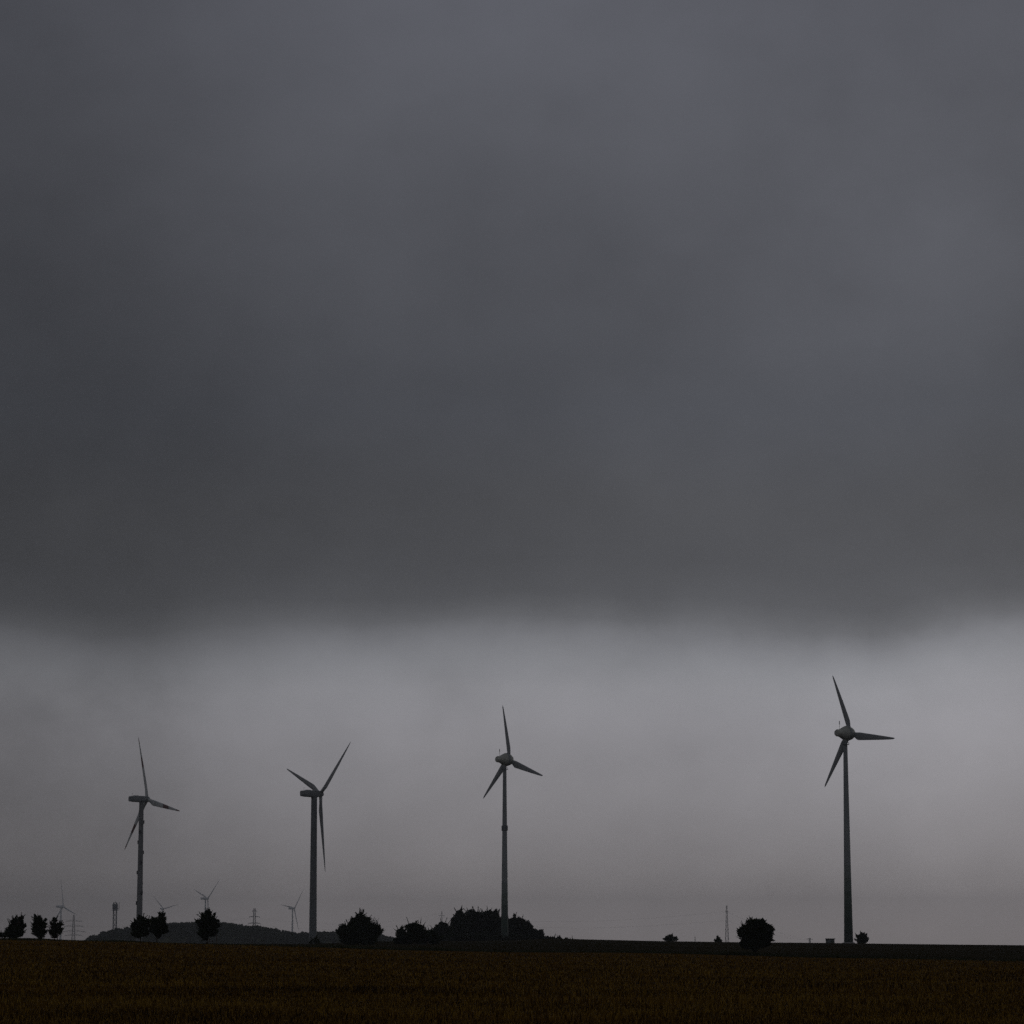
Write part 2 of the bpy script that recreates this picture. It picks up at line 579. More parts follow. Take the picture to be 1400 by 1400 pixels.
GR = [
    ('low front tree of the copse next to the smaller rounded bush', 1078, 604, [(606, 1267, 8.5), (599, 1274, 9), (611, 1275, 10), (602, 1283, 10), (592, 1279, 8)]),
    ('tall copse tree with ragged top at the steep step of the copse outline', 1090, 630, [(632, 1263, 12), (628, 1252.5, 8), (623, 1262, 9.5), (628, 1275, 14)]),
    ('tallest tree in the middle of the copse', 1098, 650, [(648, 1266, 14), (645, 1251.5, 8.5), (653, 1255, 10), (654, 1278, 13)]),
    ('broad copse tree just beside the ringed turbine tower', 1094, 670, [(671, 1266, 13), (666, 1252.5, 8), (676, 1255, 9.5), (676, 1279, 13)]),
    ('lower tree directly behind the foot of the ringed turbine tower', 1088, 688, [(690, 1270, 11), (685, 1261, 8), (697, 1263, 8), (688, 1281, 10)]),
    ('domed copse tree on the far side of the ringed turbine tower', 1086, 706, [(705, 1273, 12), (703, 1262, 8.5), (712, 1264, 9), (712, 1279, 11)]),
    ('sloping low tree near the thin end of the copse', 1082, 722, [(721, 1270, 10), (727, 1275, 9), (720, 1281, 9)]),
]
for lab, Y, tx, bl in GR:
    tree('copse_tree', lab, 'tree', Y, tx, bl, GT, 0.55 if Y > 1084 else 0.2, density=26, leaf=2.3, mat='leaf_dark', stems=2)
tree('shrub', 'low shrub closing the thin end of the copse', 'shrub', 1100, 739,
     [(738, 1280, 8), (746, 1285, 6), (732, 1284, 7)], GT, 0.2, mat='leaf_dark')
tree('shrub', 'long flat shrub trailing off from the copse along the skyline', 'shrub', 1000, 764,
     [(764, 1286, 6), (755, 1285, 6), (774, 1287, 5), (783, 1288, 5)], GT, 0.2, mat='leaf_dark')
tree('lone_tree', 'round solitary tree with dense crown almost to the ground on the field edge', 'tree', 436, 1033,
     [(1033, 1278, 15), (1033, 1262, 7), (1026, 1262.5, 6), (1040, 1262, 6), (1020, 1272, 9), (1047, 1272, 9), (1053, 1271, 5), (1022, 1287, 12),
      (1044, 1287, 12), (1033, 1292, 12), (1013, 1277, 5), (1012, 1272, 3), (1051, 1281, 6)], None, 0.9, density=26)
SB = 'small bushes on the skyline'
tree('skyline_bush', 'wider domed bush on the bare skyline between copse and lattice mast', 'bush', 900, 917,
     [(917, 1282, 5), (911.5, 1283.5, 4), (923, 1284, 4), (917, 1286, 5)], SB, 0.1, leaf=1.6)
tree('skyline_bush', 'small bush on the skyline just beside the tapering lattice mast', 'bush', 900, 981,
     [(982, 1284, 3.5), (978, 1286, 2.5), (985, 1286.5, 3), (981.5, 1286, 4)], SB, 0.1, leaf=1.5)
tree('skyline_bush', 'round flat-topped bush hugging the green-footed turbine tower', 'bush', 895, 1179,
     [(1177, 1282, 6), (1181, 1281, 5), (1185.5, 1283.5, 3), (1175.5, 1286, 5), (1181, 1287, 5), (1178.5, 1283, 7)], SB, 0.2)
tree('skyline_bush', 'scrubby bush at the foot of the tapering pale turbine tower', 'bush', 760, 429,
     [(431, 1286, 4), (425, 1289, 3), (435, 1289, 3)], SB, 0.6)


for lab, a in (('low dark undergrowth filling in under the tall ragged copse trees', 612), ('low dark undergrowth between the ringed tower foot and the tall copse trees', 652),
               ('low dark undergrowth beyond the ringed tower foot', 697)):
    tree('undergrowth_shrub', lab, 'shrub', 1072, a + 14, [(a + 6 * i, 1284 + (i % 3), 6 + (i * 7 % 4)) for i in range(8)], GT, 0.2, mat='leaf_dark', leaf=2.3)


tree('undergrowth_shrub', 'dark scrub hiding the foot of the ringed turbine tower', 'shrub', 1040, 690, [(690, 1287, 7), (681, 1286, 7), (699, 1286, 7), (707, 1287, 6), (673, 1287, 6)], GT, 0.4, mat='leaf_dark')


# ------------------------------------------------------------------ stakes, post, hut
def post(name, label, cat, p, h, r, cap=None, group=None):
    mb = MB()
    mb.lathe([(r * 1.02, -0.3), (r, 0.0), (r * 0.96, h * 0.6), (r * 0.9, h - 0.04), (r * 0.55, h)], 10)
    o = mb.build(name, M['timber'], None, True)
    o.location = p
    return tag(o, label, cat, group)


for px, top, lab in ((286.5, 1283, 'shorter wooden stake beside the trunk of the tall staked tree'),
                     (296, 1278.5, 'taller wooden stake standing clear of the tall staked tree')):
    p = at(px, 1290, 405.5)
    p.z = float(height(p.x, p.y))
    post('tree_stake', lab, 'stake', p, at(px, top, 405.5).z - p.z, 0.07, group='stakes of the young tree')
p = at(78.5, 1285, 411)
p.z = float(height(p.x, p.y))
post('tree_stake', 'wooden stake beside the trunk of the smallest young tree', 'stake', p, 0.9, 0.06, group='stakes of the young tree')
p = at(950.3, 1288, 850)
p.z = float(height(p.x, p.y))
post('fence_post', 'single thin post on the skyline beside the small skyline bush', 'post', p, at(950, 1280.5, 850).z - p.z, 0.09)

p = at(1135, 1290, 880)
p.z = float(height(p.x, p.y))
hut = empty('transformer_hut', p)
tag(hut, 'small dark box-shaped hut with flat roof beside the green-footed turbine', 'hut')
hh = at(1135, 1283.2, 880).z - p.z
mb = MB(); mb.box((0, 0, hh / 2 - 0.2), (2.35, 2.6, hh)); mb.build('wall', M['hut_wall'], hut)
mb = MB(); mb.box((0, 0, hh - 0.08), (2.75, 3.0, 0.24)); mb.build('roof', M['hut_roof'], hut)
mb = MB(); mb.box((-0.45, -1.32, hh / 2 - 0.15), (0.95, 0.06, hh - 0.6)); d = mb.build('door', M['steel'], hut)
mb = MB(); mb.box((-0.1, -1.37, hh / 2 - 0.15), (0.05, 0.06, 0.2)); mb.build('handle', M['bracket'], d)
mb = MB()
for k in range(5):
    mb.box((0.65, -1.32, hh * 0.45 + k * 0.1), (0.6, 0.05, 0.05))
mb.build('vent', M['steel'], hut)


# ------------------------------------------------------------------ wind turbines
def blade_mesh(Rr, root, cmax, mat, parent, pitch=4.0, tipc=0.42, name='blade'):
    """Blade along local +Z, chord along local X (trailing edge towards +X), thickness along Y."""
    mb = MB()
    n, seg = 26, 16
    rings = []
    for i in range(n + 1):
        t = i / n
        t = t ** 0.9
        z = root * 0.4 + (Rr - root * 0.4) * t
        f = z / Rr
        if f < 0.21:
            k = max(0, (f - 0.05) / 0.16)
            k = k * k * (3 - 2 * k)
            c = root * 2 * (1 - k) + cmax * k
        else:
            k = (f - 0.21) / 0.79
            c = (cmax - tipc) * (1 - k) ** 0.85 + tipc
            if f > 0.97:
                c *= max(0.25, 1 - ((f - 0.97) / 0.03) ** 2 * 0.75)
            k = 1
        th = root * 2 * (1 - k) + (cmax * 0.26 * (1 - f) + 0.06) * k
        le = -root * (1 - k) - c * 0.28 * k
        tw = R(pitch + 5 * (1 - min(1, f * 1.3)) ** 1.5) * k
        ring = []
        for j in range(seg):
            a = 2 * math.pi * j / seg
            u = (1 - math.cos(a)) / 2                      # 0 leading edge .. 1 trailing edge
            x = le + u * c
            sharp = (1 - k) + k * (1 - u) ** 0.5 * 1.15
            y = math.sin(a) * th / 2 * sharp
            ring.append(Vector((x * math.cos(tw) + y * math.sin(tw), -x * math.sin(tw) + y * math.cos(tw), z)))
        rings.append(ring)
    mb.rings(rings)
    return mb.build(name, mat, parent, True)


def turbine(label, px, hub_row, Y, yaw, theta, Rr, kind, over, tower_r, mats, cmax, big=1.0, group='large wind turbines', base_z=None, collar=None):
    hub_h = at(px, hub_row, Y)
    base = Vector((hub_h.x, Y, base_z if base_z is not None else float(height(hub_h.x, Y))))
    H = hub_h.z - base.z
    root = empty('wind_turbine', base)
    tag(root, label, 'wind turbine', group)
    az = math.atan2(base.x, base.y) + R(yaw)                # rotor axis, turned from +Y towards +X
    axis = Vector((math.sin(az), math.cos(az), 0))
    side = Vector((math.cos(az), -math.sin(az), 0))         # to the right as seen from behind the rotor
    up = Vector((0, 0, 1))
    head = Matrix((side, axis, up)).transposed()            # local x = side, y = axis, z = up
    along = head @ Matrix(((1, 0, 0), (0, 0, 1), (0, 1, 0)))  # local z = axis
    MA = Matrix.Translation((0, 0, H)) @ along.to_4x4()
    rb, rt = tower_r
    mT, mN, mB = mats
    over *= big
    th = H - (1.7 * big if kind == 'box' else 1.9)
    tw = MB()
    prof = [(rb * 1.0, -1.5)]
    for k in range(13):
        q = k / 12
        prof.append((rb + (rt - rb) * (q ** 0.85), th * q))
    tw.lathe(prof, 40)
    tower = tw.build('tower', mT, root)
    smooth_by_angle(tower)
    pl = MB(); pl.lathe([(rb * 1.5, -0.6), (rb * 1.5, 0.15), (rb * 1.25, 0.45), (rb * 1.02, 0.5)], 32)
    pl.build('foundation', M['concrete'], root)

    def rad(z):
        return rb + (rt - rb) * ((z / th) ** 0.85)
    if collar:
        for zc, hgt, ext in collar:
            cb = MB()
            cb.lathe([(rad(zc) * 0.98, zc), (rad(zc) + ext, zc + 0.15), (rad(zc) + ext, zc + hgt - 0.15), (rad(zc) * 0.98, zc + hgt)], 32)
            cb.build('collar_ring', M['steel'], tower)
    if kind == 'box':
        nb = MB()
        secs = [(-7.6, 1.15, 1.1, 0.05), (-7.3, 1.5, 1.42, 0.05), (-5.5, 1.68, 1.62, 0.0), (-1.5, 1.85, 1.75, 0.0), (1.6, 1.85, 1.75, 0.0), (2.35, 1.55, 1.5, 0.0), (2.55, 1.35, 1.3, 0)]
        rings = []
        for s, w, h, dz in [tuple(q * big for q in sec) for sec in secs]:
            ring = []
            for j in range(28):
                a = 2 * math.pi * j / 28
                e = 0.42
                ring.append(head @ Vector((math.copysign(abs(math.cos(a)) ** e, math.cos(a)) * w, s, math.copysign(abs(math.sin(a)) ** e, math.sin(a)) * h + dz)) + Vector((0, 0, H)))
            rings.append(ring)
        nb.rings(rings)
        nac = nb.build('nacelle', mN, root, True)
        smooth_by_angle(nac, 30)
        st = MB()
        pb = head @ (Vector((0.5, -6.2, 1.55)) * big) + Vector((0, 0, H))
        st.tube([pb, pb + Vector((0, 0, 1.5))], 0.06, 6)
        st.box(pb + Vector((0, 0, 1.5)), (0.5, 0.12, 0.12), head)
        st.build('wind_vane', M['steel'], nac)
        ck = MB(); ck.box(head @ (Vector((0, -3.6, 1.75)) * big) + Vector((0, 0, H)), (1.8 * big, 2.4 * big, 0.35 * big), head); ck.build('hatch', mN, nac)
        yb = MB(); yb.lathe([(rt * 1.0, th - 0.3), (rt * 1.12, th - 0.2), (rt * 1.12, th + 0.35)], 32); yb.build('yaw_ring', M['steel'], root)
        hb = MB()
        hb.lathe([(r_ * big, over + h_ * big) for r_, h_ in ((1.45, -1.0), (1.6, -0.8), (1.62, 0.2), (1.4, 0.9), (0.95, 1.45), (0.4, 1.75), (0.05, 1.8))], 32, MA)
        hub = hb.build('hub', mN, root, True)
        root_r = 0.85 * big
    else:
        nb = MB()
        nb.lathe([(0.55, -3.75), (0.95, -3.65), (1.12, -3.3), (1.14, -2.6), (1.3, -2.0), (1.75, -1.1), (2.1, -0.3), (2.22, 0.3), (2.26, 0.95), (2.1, 1.05)], 40, MA)
        nac = nb.build('nacelle', mN, root, True)
        smooth_by_angle(nac, 40)
        gr = MB(); gr.lathe([(2.15, 0.25), (2.36, 0.32), (2.36, 0.95), (2.15, 1.02)], 48, MA)
        smooth_by_angle(gr.build('generator_ring', M['tower_grey'], nac), 40)
        nk = MB(); nk.lathe([(rt * 1.0, th - 0.4), (rt * 1.02, th), (rt * 1.15, th + 0.7), (rt * 1.25, th + 1.6)], 32); nk.build('neck', mN, nac)
        pf = MB(); pf.lathe([(rt * 0.98, th - 1.65), (rt + 0.62, th - 1.62), (rt + 0.62, th - 1.48), (rt * 0.98, th - 1.45)], 32)
        pf.build('work_platform', M['steel'], root)
        rl = MB()
        for k in range(10):
            a = 2 * math.pi * k / 10
            q = Vector(((rt + 0.55) * math.cos(a), (rt + 0.55) * math.sin(a), th - 1.5))
            rl.tube([q, q + Vector((0, 0, 0.5))], 0.03, 4)
            a2 = a + math.pi / 5
            q2 = Vector(((rt + 0.55) * math.cos(a2), (rt + 0.55) * math.sin(a2), th - 1.0))
            rl.tube([q + Vector((0, 0, 0.5)), q2], 0.03, 4)
            rl.build('railing', M['steel'], root)
            rl = MB()
        st = MB()
        pb = head @ Vector((0.0, -2.3, 1.15)) + Vector((0, 0, H))
        st.tube([pb, pb + Vector((0, 0, 1.5)), pb + Vector((0, 0, 1.55)), pb + Vector((0, 0, 2.6))], [0.05, 0.05, 0.14, 0.1], 8)
        st.build('wind_vane', M['steel'], nac)
        hb = MB()
        hb.lathe([(2.0, 1.1), (2.16, 1.15), (2.12, 1.7), (1.85, 2.4), (1.4, 3.0), (0.8, 3.45), (0.2, 3.6), (0.03, 3.61)], 40, MA)
        hub = hb.build('hub', mN, root, True)
        root_r = 0.62
    smooth_by_angle(hub, 40)
    for k in range(3):
        a = R(theta + 120 * k)
        zb = up * math.cos(a) + side * math.sin(a)
        xb = -up * math.sin(a) * -1 + -side * math.cos(a) * -1
        # trailing edge lies clockwise as seen from behind
        xb = side * math.cos(a) - up * math.sin(a)
        yb = zb.cross(xb)
        b = blade_mesh(Rr, root_r, cmax, mB, root)
        b.matrix_local = Matrix.Translation(Vector((0, 0, H)) + axis * over) @ Matrix((xb, yb, zb)).transposed().to_4x4()
    return root, tower, H, rad


egg = (M['tower_green_base'], M['nacelle_olive'], M['blade_grey'])
turbine('nearest tallest-looking turbine with egg-shaped nacelle and dark green tower foot', 1155.5, 1002.6, 906, 48, -22.8, 20.2, 'egg', 2.1,
        (1.42, 0.62), egg, 2.45)
turbine('egg-nacelled turbine rising from the copse with a ring halfway up its tower', 690, 1038.5, 1050, 51.7, -11.3, 20.2, 'egg', 2.1,
        (1.40, 0.62), egg, 2.45, collar=[(at(0, 1136, 1050).z - float(height(-2, 1050)), 2.0, 0.28)])
turbine('pale turbine with box nacelle, blades in a Y, smooth tower beside the spiky bush', 429.6, 1085.3, 1490, 61.6, 51.4, 40.0, 'box', 3.6,
        (2.05, 1.5), (M['tower_dark'], M['nacelle_grey'], M['blade_grey']), 3.3)
rt1, tw1, H1, rad1 = turbine('turbine with dark banded blade tips and knobbly bracketed tower behind young trees', 193.5, 1092.6, 1620, 60.6, -18, 36.8, 'box', 3.6,
                             (1.85, 1.22), (M['tower_concrete'], M['nacelle_grey'], M['blade_banded']), 3.2)
for k in range(15):
    z = H1 * (0.04 + 0.88 * k / 14)
    a = k * R(112)
    mb = MB()
    r = rad1(z) + 0.05
    mb.box((r * math.cos(a), r * math.sin(a), z), (0.8, 1.2, 1.9), Matrix.Rotation(a, 3, 'Z'))
    mb.build('bracket', M['bracket'], tw1)

FT = 'faint turbines on the hazy horizon'
wh = (M['white_paint'], M['white_paint'], M['white_paint'])
turbine('faint far turbine with one blade straight up, beside the hazy pylon', 83.5, 1239.5, 7000, 58, -12, 66, 'box', 3.6, (2.8, 1.8), wh, 4.2, group=FT, big=1.7)
turbine('faint far turbine with blades in a Y above the tall staked tree', 281, 1228.5, 7400, 58, 49.6, 74, 'box', 3.6, (3.0, 1.9), wh, 4.3, group=FT, big=1.75)
turbine('faintest far turbine whose rotor just shows above the round young tree', 222, 1242.5, 10500, 33, -44, 64, 'box', 3.6, (2.8, 1.8), wh, 4.2, group=FT, big=1.75)
turbine('faint far turbine hanging one blade down beside the pale smooth tower', 400, 1242, 8600, 56, 39.5, 72, 'box', 3.6, (3.0, 1.9), wh, 4.3, group=FT, big=1.75)


# ------------------------------------------------------------------ pylons and masts
def pylon(label, px, top, Y, wb, wt, arms, group, name='power_pylon', cat='pylon', bar=0.16, panel=None, base_z=None):
    P = at(px, top, Y)
    bz = float(height(P.x, P.y)) if base_z is None else base_z
    root = empty(name, (P.x, P.y, bz))
    tag(root, label, cat, group)
    H = P.z - bz
    mb = MB()

    def w(z):
        k = z / H
        return wb + (wt - wb) * (k ** 0.8)
    nlev = 10
    zs = [H * (i / nlev) for i in range(nlev + 1)]
    cs = [(-1, -1), (1, -1), (1, 1), (-1, 1)]
    for sx, sy in cs:
        mb.tube([(sx * w(z) / 2, sy * w(z) / 2, z) for z in zs], bar, 4)
    for i in range(nlev):
        a, b = zs[i], zs[i + 1]
        for q in range(4):
            (x0, y0), (x1, y1) = cs[q], cs[(q + 1) % 4]
            mb.tube([(x0 * w(a) / 2, y0 * w(a) / 2, a), (x1 * w(b) / 2, y1 * w(b) / 2, b)], bar * 0.6, 3)
            mb.tube([(x1 * w(a) / 2, y1 * w(a) / 2, a), (x0 * w(b) / 2, y0 * w(b) / 2, b)], bar * 0.6, 3)
            mb.tube([(x0 * w(b) / 2, y0 * w(b) / 2, b), (x1 * w(b) / 2, y1 * w(b) / 2, b)], bar * 0.6, 3)
    mb.build('lattice_frame', M['steel'], root)
    for row, half in arms:
        z = at(px, row, Y).z - bz
        hx = half * mpp(Y)
        ab = MB()
        hw = w(min(z, H)) / 2
        for sx in (-1, 1):
            tip = Vector((sx * hx, 0, z))
            for sy in (-1, 1):
                ab.tube([(0, sy * hw, z), tip], bar * 0.9, 4)
                ab.tube([(sx * hw, sy * hw, z + hx * 0.16), tip], bar * 0.8, 4)
            for q in (0.35, 0.65):
                ab.tube([(tip.x * q, hw * (1 - q), z), (tip.x * q, hw * (1 - q), z + hx * 0.16 * (1 - q))], bar * 0.6, 4)
                ab.tube([(tip.x * q, -hw * (1 - q), z), (tip.x * q, hw * (1 - q), z)], bar * 0.6, 4)
            ab.tube([tip, tip - Vector((0, 0, 1.6))], bar * 0.8, 4)
        ab.build('crossarm', M['steel'], root)
    return root, H


PG = 'power line pylons'
pylon('hazy lattice pylon with four wide crossarms behind the smallest young tree', 101, 1251, 4700, 7, 1.9,
      [(1259.5, 11), (1266.5, 13), (1274, 16), (1279, 12)], PG, bar=0.2)
pylon('lattice pylon with two short crossarms rising behind the wooded hill', 348, 1242, 4500, 6, 2.4,
      [(1245.5, 3), (1253.5, 7), (1262.5, 8.5)], PG, bar=0.3)
pylon('tiny faint pylon just above the low front edge of the copse', 604, 1246, 5600, 6, 1.4, [(1252, 4)], PG, bar=0.2)
pylon('tall narrow tapering lattice mast on the open skyline next to a small bush', 993.5, 1238, 3400, 5.2, 0.9,
      [(1245.5, 1.6)], PG, name='lattice_mast', cat='mast', bar=0.18)
pylon('tiny blurred pylon on the skyline between solitary tree and hut', 1107, 1282.5, 5600, 5.5, 2.0, [(1284, 4)], PG, bar=0.3)
tm, Ht = pylon('lattice telecom mast with wide antenna cage on the end of the wooded hill', 157.5, 1234, 4200, 5.2, 4.5, [], None,
               name='telecom_mast', cat='mast', bar=0.42)
mb = MB()
mb.lathe([(4.6, Ht - 11.2), (4.6, Ht - 10.7), (2.4, Ht - 10.6)], 16)
mb.build('platform', M['steel'], tm)
for k in range(8):
    a = 2 * math.pi * k / 8
    mb = MB()
    mb.box((3.3 * math.cos(a), 3.3 * math.sin(a), Ht - 6.0 - (k % 2) * 1.2), (0.8, 1.9, 7.5), Matrix.Rotation(a, 3, 'Z'))
    mb.build('antenna_panel', M['steel'], tm)
mb = MB()
mb.tube([(2.2, 0, Ht - 9), (5.6, 0, Ht - 8.6)], 0.25, 5)
mb.tube([(5.6, 0, Ht - 10.6), (5.6, 0, Ht + 0.3)], 0.35, 6)
mb.build('aerial', M['steel'], tm)
mb = MB()
mb.tube([(0.3, 0, Ht - 1), (0.3, 0, Ht + 2.4)], 0.22, 6)
mb.build('mast_tip', M['steel'], tm)


def cable(label, a, b, sag, r=0.045):
    pts = []
    for i in range(25):
        t = i / 24
        p = a.lerp(b, t)
        p.z -= sag * 4 * t * (1 - t)
        pts.append(tuple(p))
    mb = MB()
    mb.tube(pts, r, 5)
    o = mb.build('power_cable', M['cable'], None, True)
    tag(o, label, 'cable', 'overhead power cables')


for q, nm in ((0, 'upper'), (1, 'lower')):
    cable(nm + ' thin cable between the four-armed pylon and the pylon behind the hill', at(101 + 12, 1267.5 + 7 * q, 4700), at(348 - 7, 1255.5 + 9 * q, 4500), 3)
    cable(nm + ' thin cable between the pylon behind the hill and the copse pylon', at(348 + 7, 1255.5 + 9 * q, 4500), at(604, 1248 + 6 * q, 5600), 14)
    cable(nm + ' thin cable sagging between the copse pylon and the narrow mast', at(604, 1248 + 6 * q, 5600), at(993.5, 1246 + 12 * q, 3400), 14)
    cable(nm + ' thin cable falling from the narrow mast towards the tiny skyline pylon', at(993.5, 1246 + 12 * q, 3400), at(1107, 1283.5 + q, 5600), 6)

# ------------------------------------------------------------------ wooded hill
HX = np.array([131, 139, 149, 160, 185, 210, 235, 260, 285, 311, 330, 345, 360, 375, 390, 400, 440, 480, 515, 540, 560.])
HR = np.array([1290, 1284, 1276, 1271, 1268, 1266, 1263, 1262, 1262.5, 1262.5, 1265.5, 1267, 1268, 1271, 1274, 1276, 1275.5, 1275, 1277, 1284, 1290.])
HY = 3000.0
hm = MB()
nx, ny = 120, 24
for j in range(ny + 1):
    v = j / ny * 2 - 1
    for i in range(nx + 1):
        px = 110 + (570 - 110) * i / nx
        row = float(np.interp(px, HX, HR)) + 4.5
        ztop = row_z(row, HY)
        x = (px - 700) * mpp(HY)
        z = -10.0 + max(0, ztop + 10.0) * (1 - v * v) ** 0.8 + math.sin(px * 0.09 + j) * 0.4
        hm.v.append((x, HY + v * 240, z))
for j in range(ny):
    for i in range(nx):
        a = j * (nx + 1) + i
        hm.f.append((a, a + 1, a + nx + 2, a + nx + 1))
hill = hm.build('hill', M['terrain'], None, True)
hill['kind'] = 'structure'
Vs = []
for _ in range(1900):
    px = random.uniform(134, 556)
    v = random.uniform(-0.85, 0.75)
    row = float(np.interp(px, HX, HR)) + 4.5
    g = -10.0 + max(0, row_z(row, HY) + 10.0) * (1 - v * v) ** 0.8
    r = random.uniform(1.6, 4.6)
    p = np.array([(px - 700) * mpp(HY), HY + v * 240, g + r * 0.25])
    n = 46
    d = rng.normal(0, 1, (n, 3))
    d /= np.linalg.norm(d, axis=1, keepdims=True)
    d[:, 2] = np.abs(d[:, 2]) * 1.1 - 0.25
    C = p + d * r * rng.uniform(0.6, 1.0, (n, 1))
    L = rng.uniform(1.8, 3.4, n)
    Vs.append(leaf_quads(C, d + rng.normal(0, 0.7, (n, 3)), L, L * 0.75))
wood = quads_object('far_wood', np.concatenate(Vs), M['leaf_far'])
tag(wood, 'blue-grey hazy woodland covering the low hill behind the young trees', 'woodland', kind='stuff')

# ------------------------------------------------------------------ haze
mb = MB()
mb.box((0, 0, 0), (25000, 25000, 1))
hz = mb.build('haze', bpy.data.materials.new('haze'))
Z0, Z1 = -15.5, 185.0
hz.location = (0, 0, (Z0 + Z1) / 2)
hz.scale = (1, 1, Z1 - Z0)
hz['kind'] = 'stuff'
hz['label'] = 'thin grey rain haze over the whole plain'
hz['category'] = 'haze'
hm_ = hz.data.materials[0]
hm_.use_nodes = True
hnt = hm_.node_tree
for n in list(hnt.nodes):
    if n.type == 'BSDF_PRINCIPLED':
        hnt.nodes.remove(n)
pv = hnt.nodes.new('ShaderNodeVolumePrincipled')
pv.inputs['Color'].default_value = (0.74, 0.75, 0.79, 1)
pv.inputs['Density'].default_value = 0.000078
pv.inputs['Anisotropy'].default_value = 0.3
outn = [n for n in hnt.nodes if n.type == 'OUTPUT_MATERIAL'][0]
hnt.links.new(pv.outputs[0], outn.inputs['Volume'])

# ------------------------------------------------------------------ world: overcast sky with a bright gap under the deck
SUN_EL, SUN_AZ = R(16), R(28)
w = bpy.data.worlds.new('World')
sc.world = w
w.use_nodes = True
nt = w.node_tree
bg = nt.nodes['Background']
bg.inputs['Strength'].default_value = 0.1
EXPO = -3.0
GAIN = 1.0 / (2 ** EXPO) / 0.1
tc = nd(nt, 'ShaderNodeTexCoord')
sep = nd(nt, 'ShaderNodeSeparateXYZ')
nt.links.new(tc.outputs['Generated'], sep.inputs[0])
X, Yd, Zd = sep.outputs
dirv = tc.outputs['Generated']
az = math_n(nt, 'ARCTAN2', X, Yd)
azf = math_n(nt, 'ADD', math_n(nt, 'DIVIDE', az, 2 * math.pi), 0.5)


def azp(px):
    return math.atan((px - 700) * mpp(1.0)) / (2 * math.pi) + 0.5


def vrow(row):
    return math.sin(PITCH + math.atan((700 - row) / F))


# the cloud edge sinks and rises along the horizon
eo = [(0, 860), (90, 868), (180, 893), (260, 866), (400, 850), (560, 843), (700, 832), (860, 842), (1000, 850), (1100, 864), (1190, 886), (1290, 842), (1400, 815)]
v0 = vrow(831)
stops = [(0.0, 0.5), (0.44, 0.5)] + [(azp(p), 0.5 + (v0 - vrow(r)) * 3.8) for p, r in eo] + [(0.56, 0.5), (1.0, 0.5)]
off = ramp(nt, azf, stops, 'B_SPLINE')
offv = math_n(nt, 'DIVIDE', math_n(nt, 'SUBTRACT', off, 0.5), 5.0)
n1 = noise(nt, dirv, 14, 5, 0.55, (1.0, 1.0, 1.8))
n2 = noise(nt, dirv, 55, 5, 0.6, (1.0, 1.0, 1.3))
shift = math_n(nt, 'ADD', math_n(nt, 'MULTIPLY', math_n(nt, 'SUBTRACT', n1, 0.5), 0.009), math_n(nt, 'MULTIPLY', math_n(nt, 'SUBTRACT', n2, 0.5), 0.004))
near_edge = ramp(nt, Zd, [(0.0, 0.0), (0.06, 0.5), (0.10, 1.0), (0.14, 0.7), (0.2, 0.3)])
e = math_n(nt, 'ADD', math_n(nt, 'ADD', Zd, math_n(nt, 'MULTIPLY', offv, near_edge)), shift)
SK = [(-0.1, (84, 82, 82)), (0.0, (149, 143, 144)), (0.012, (149, 144, 146)), (0.02, (143, 139, 141)), (0.032, (142, 139, 142)), (0.05, (145, 143, 147)), (0.075, (147, 146, 151)), (0.088, (144, 144, 149)),
      (0.097, (135, 136, 141)), (0.105, (119, 120, 125)), (0.112, (95, 96, 100)), (0.119, (83, 84, 88)), (0.130, (77, 78, 82)), (0.150, (75, 76, 80)), (0.18, (75, 77, 83)),
      (0.22, (79, 80.5, 86.5)), (0.27, (84, 85.5, 92)), (0.32, (88.5, 90, 97.5)), (0.45, (89, 91, 98)), (0.7, (84, 86, 91)), (0.9, (83, 85, 90))]
e01 = math_n(nt, 'ADD', e, 0.1)
sky_c = ramp(nt, e01, [(p + 0.1, tuple(srgb(c) for c in col)) for p, col in SK], 'LINEAR')
# brightness along the horizon: dimmer to the left, brighter right of centre, raised behind the viewer to lighten the turbines
fa = [(0.0, 1.2), (0.3, 0.95), (0.44, 0.62), (azp(0), 0.76), (azp(200), 0.82), (azp(450), 0.95), (azp(700), 1.0), (azp(1000), 1.06), (azp(1300), 1.11), (azp(1500), 1.08),
      (0.57, 0.9), (0.65, 0.95), (1.0, 1.2)]
fac_az = ramp(nt, azf, [(p, c / 1.25) for p, c in fa], 'LINEAR')
n3 = noise(nt, dirv, 9, 6, 0.55, (1.0, 1.0, 1.6))
n4 = noise(nt, dirv, 30, 4, 0.5, (1.0, 1.0, 1.2))
mott = math_n(nt, 'ADD', 1.0, math_n(nt, 'ADD', math_n(nt, 'MULTIPLY', math_n(nt, 'SUBTRACT', n3, 0.5), 0.34), math_n(nt, 'MULTIPLY', math_n(nt, 'SUBTRACT', n4, 0.5), 0.22)))
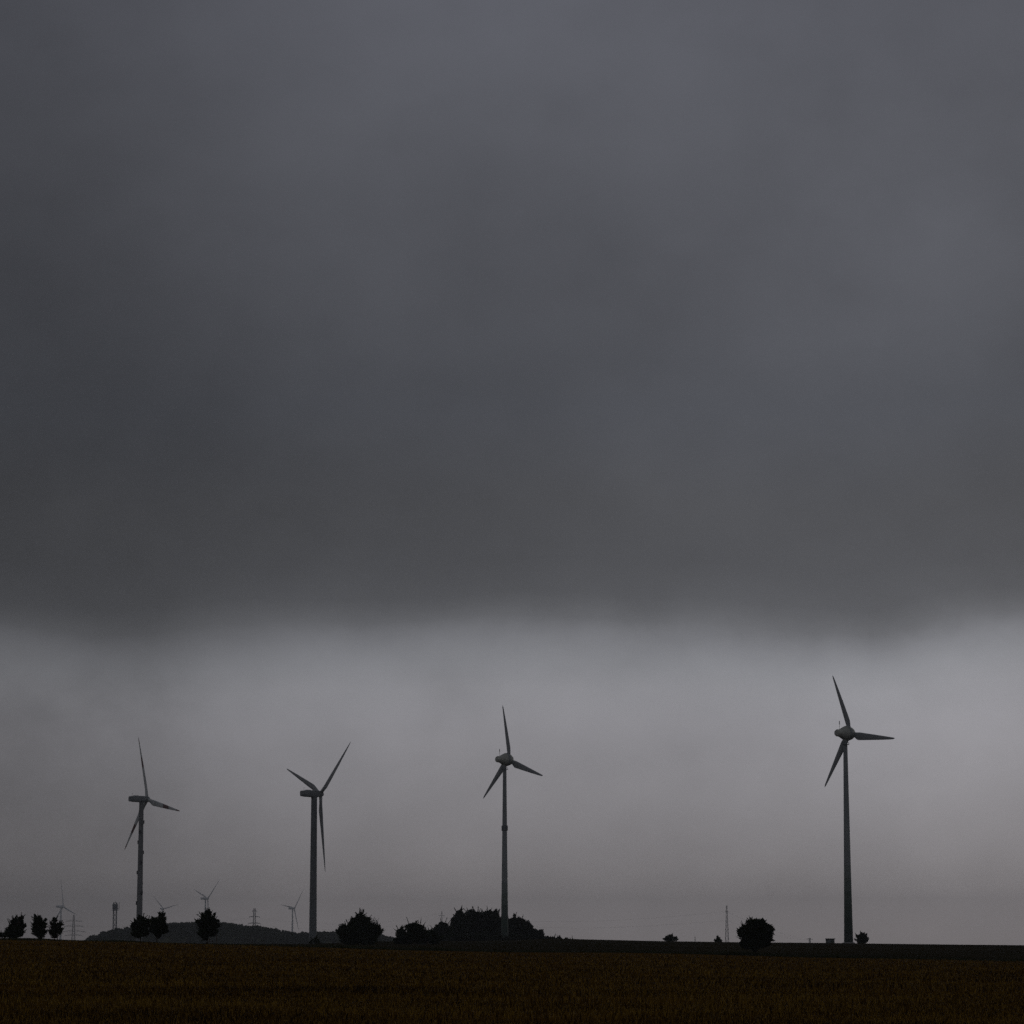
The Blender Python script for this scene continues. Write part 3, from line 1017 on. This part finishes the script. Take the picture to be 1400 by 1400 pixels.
# broad soft masses in the overcast, each round one direction of the sky
for bx, by, sg, am in ((560, 40, 240, 0.14), (-40, 60, 230, -0.12), (30, 470, 220, -0.17), (300, 330, 140, 0.08), (760, 430, 140, -0.12), (1000, 230, 200, 0.08),
                       (1290, 370, 110, 0.20), (930, 560, 160, 0.07), (1120, 640, 170, 0.08), (300, 660, 150, -0.10), (1420, 470, 90, -0.10), (50, 1110, 170, -0.27),
                       (-20, 980, 110, -0.10), (950, 1030, 80, -0.07), (1310, 950, 130, 0.05), (430, 930, 150, 0.03), (185, 900, 55, -0.10), (604, 946, 26, -0.06),
                       (1230, 40, 240, -0.11), (1250, 1200, 160, 0.06)):
    dv = Vector(((bx - 700), F * cp - (700 - by) * sp, (700 - by) * cp + F * sp)).normalized()
    vs = nd(nt, 'ShaderNodeVectorMath', operation='DISTANCE')
    nt.links.new(dirv, vs.inputs[0])
    vs.inputs[1].default_value = dv
    q = math_n(nt, 'DIVIDE', math_n(nt, 'ADD', vs.outputs['Value'], math_n(nt, 'MULTIPLY', math_n(nt, 'SUBTRACT', n2, 0.5), 0.03)), sg / F)
    gss = math_n(nt, 'EXPONENT', math_n(nt, 'MULTIPLY', math_n(nt, 'MULTIPLY', q, q), -0.5))
    mott = math_n(nt, 'ADD', mott, math_n(nt, 'MULTIPLY', gss, am))
k = math_n(nt, 'MULTIPLY', math_n(nt, 'MULTIPLY', fac_az, 1.25 * GAIN), mott)
vm = nd(nt, 'ShaderNodeVectorMath', operation='SCALE')
nt.links.new(sky_c, vm.inputs[0])
nt.links.new(k, vm.inputs['Scale'])
sky = nd(nt, 'ShaderNodeTexSky')
sky.sky_type = 'NISHITA'
sky.sun_disc = False
sky.sun_elevation = SUN_EL
sky.sun_rotation = SUN_AZ
mx = nd(nt, 'ShaderNodeMix', data_type='RGBA')
mx.inputs['Factor'].default_value = 0.97
nt.links.new(sky.outputs[0], mx.inputs['A'])
nt.links.new(vm.outputs[0], mx.inputs['B'])
nt.links.new(mx.outputs['Result'], bg.inputs['Color'])

sun = bpy.data.objects.new('sun', bpy.data.lights.new('sun', 'SUN'))
COL.objects.link(sun)
sun.data.energy = 0.5
sun.data.angle = R(30)
sun.data.color = (1.0, 0.95, 0.88)
d = Vector((math.sin(SUN_AZ) * math.cos(SUN_EL), math.cos(SUN_AZ) * math.cos(SUN_EL), math.sin(SUN_EL)))
sun.rotation_euler = d.to_track_quat('Z', 'Y').to_euler()

sc.view_settings.view_transform = 'Standard'
sc.view_settings.look = 'None'
sc.view_settings.gamma = 1.0
sc.view_settings.use_curve_mapping = False
sc.view_settings.exposure = EXPO
sc.cycles.volume_bounces = 1
sc.cycles.use_denoising = False
sc.cycles.use_adaptive_sampling = True
sc.cycles.adaptive_threshold = 0.03
sc.cycles.adaptive_min_samples = 40
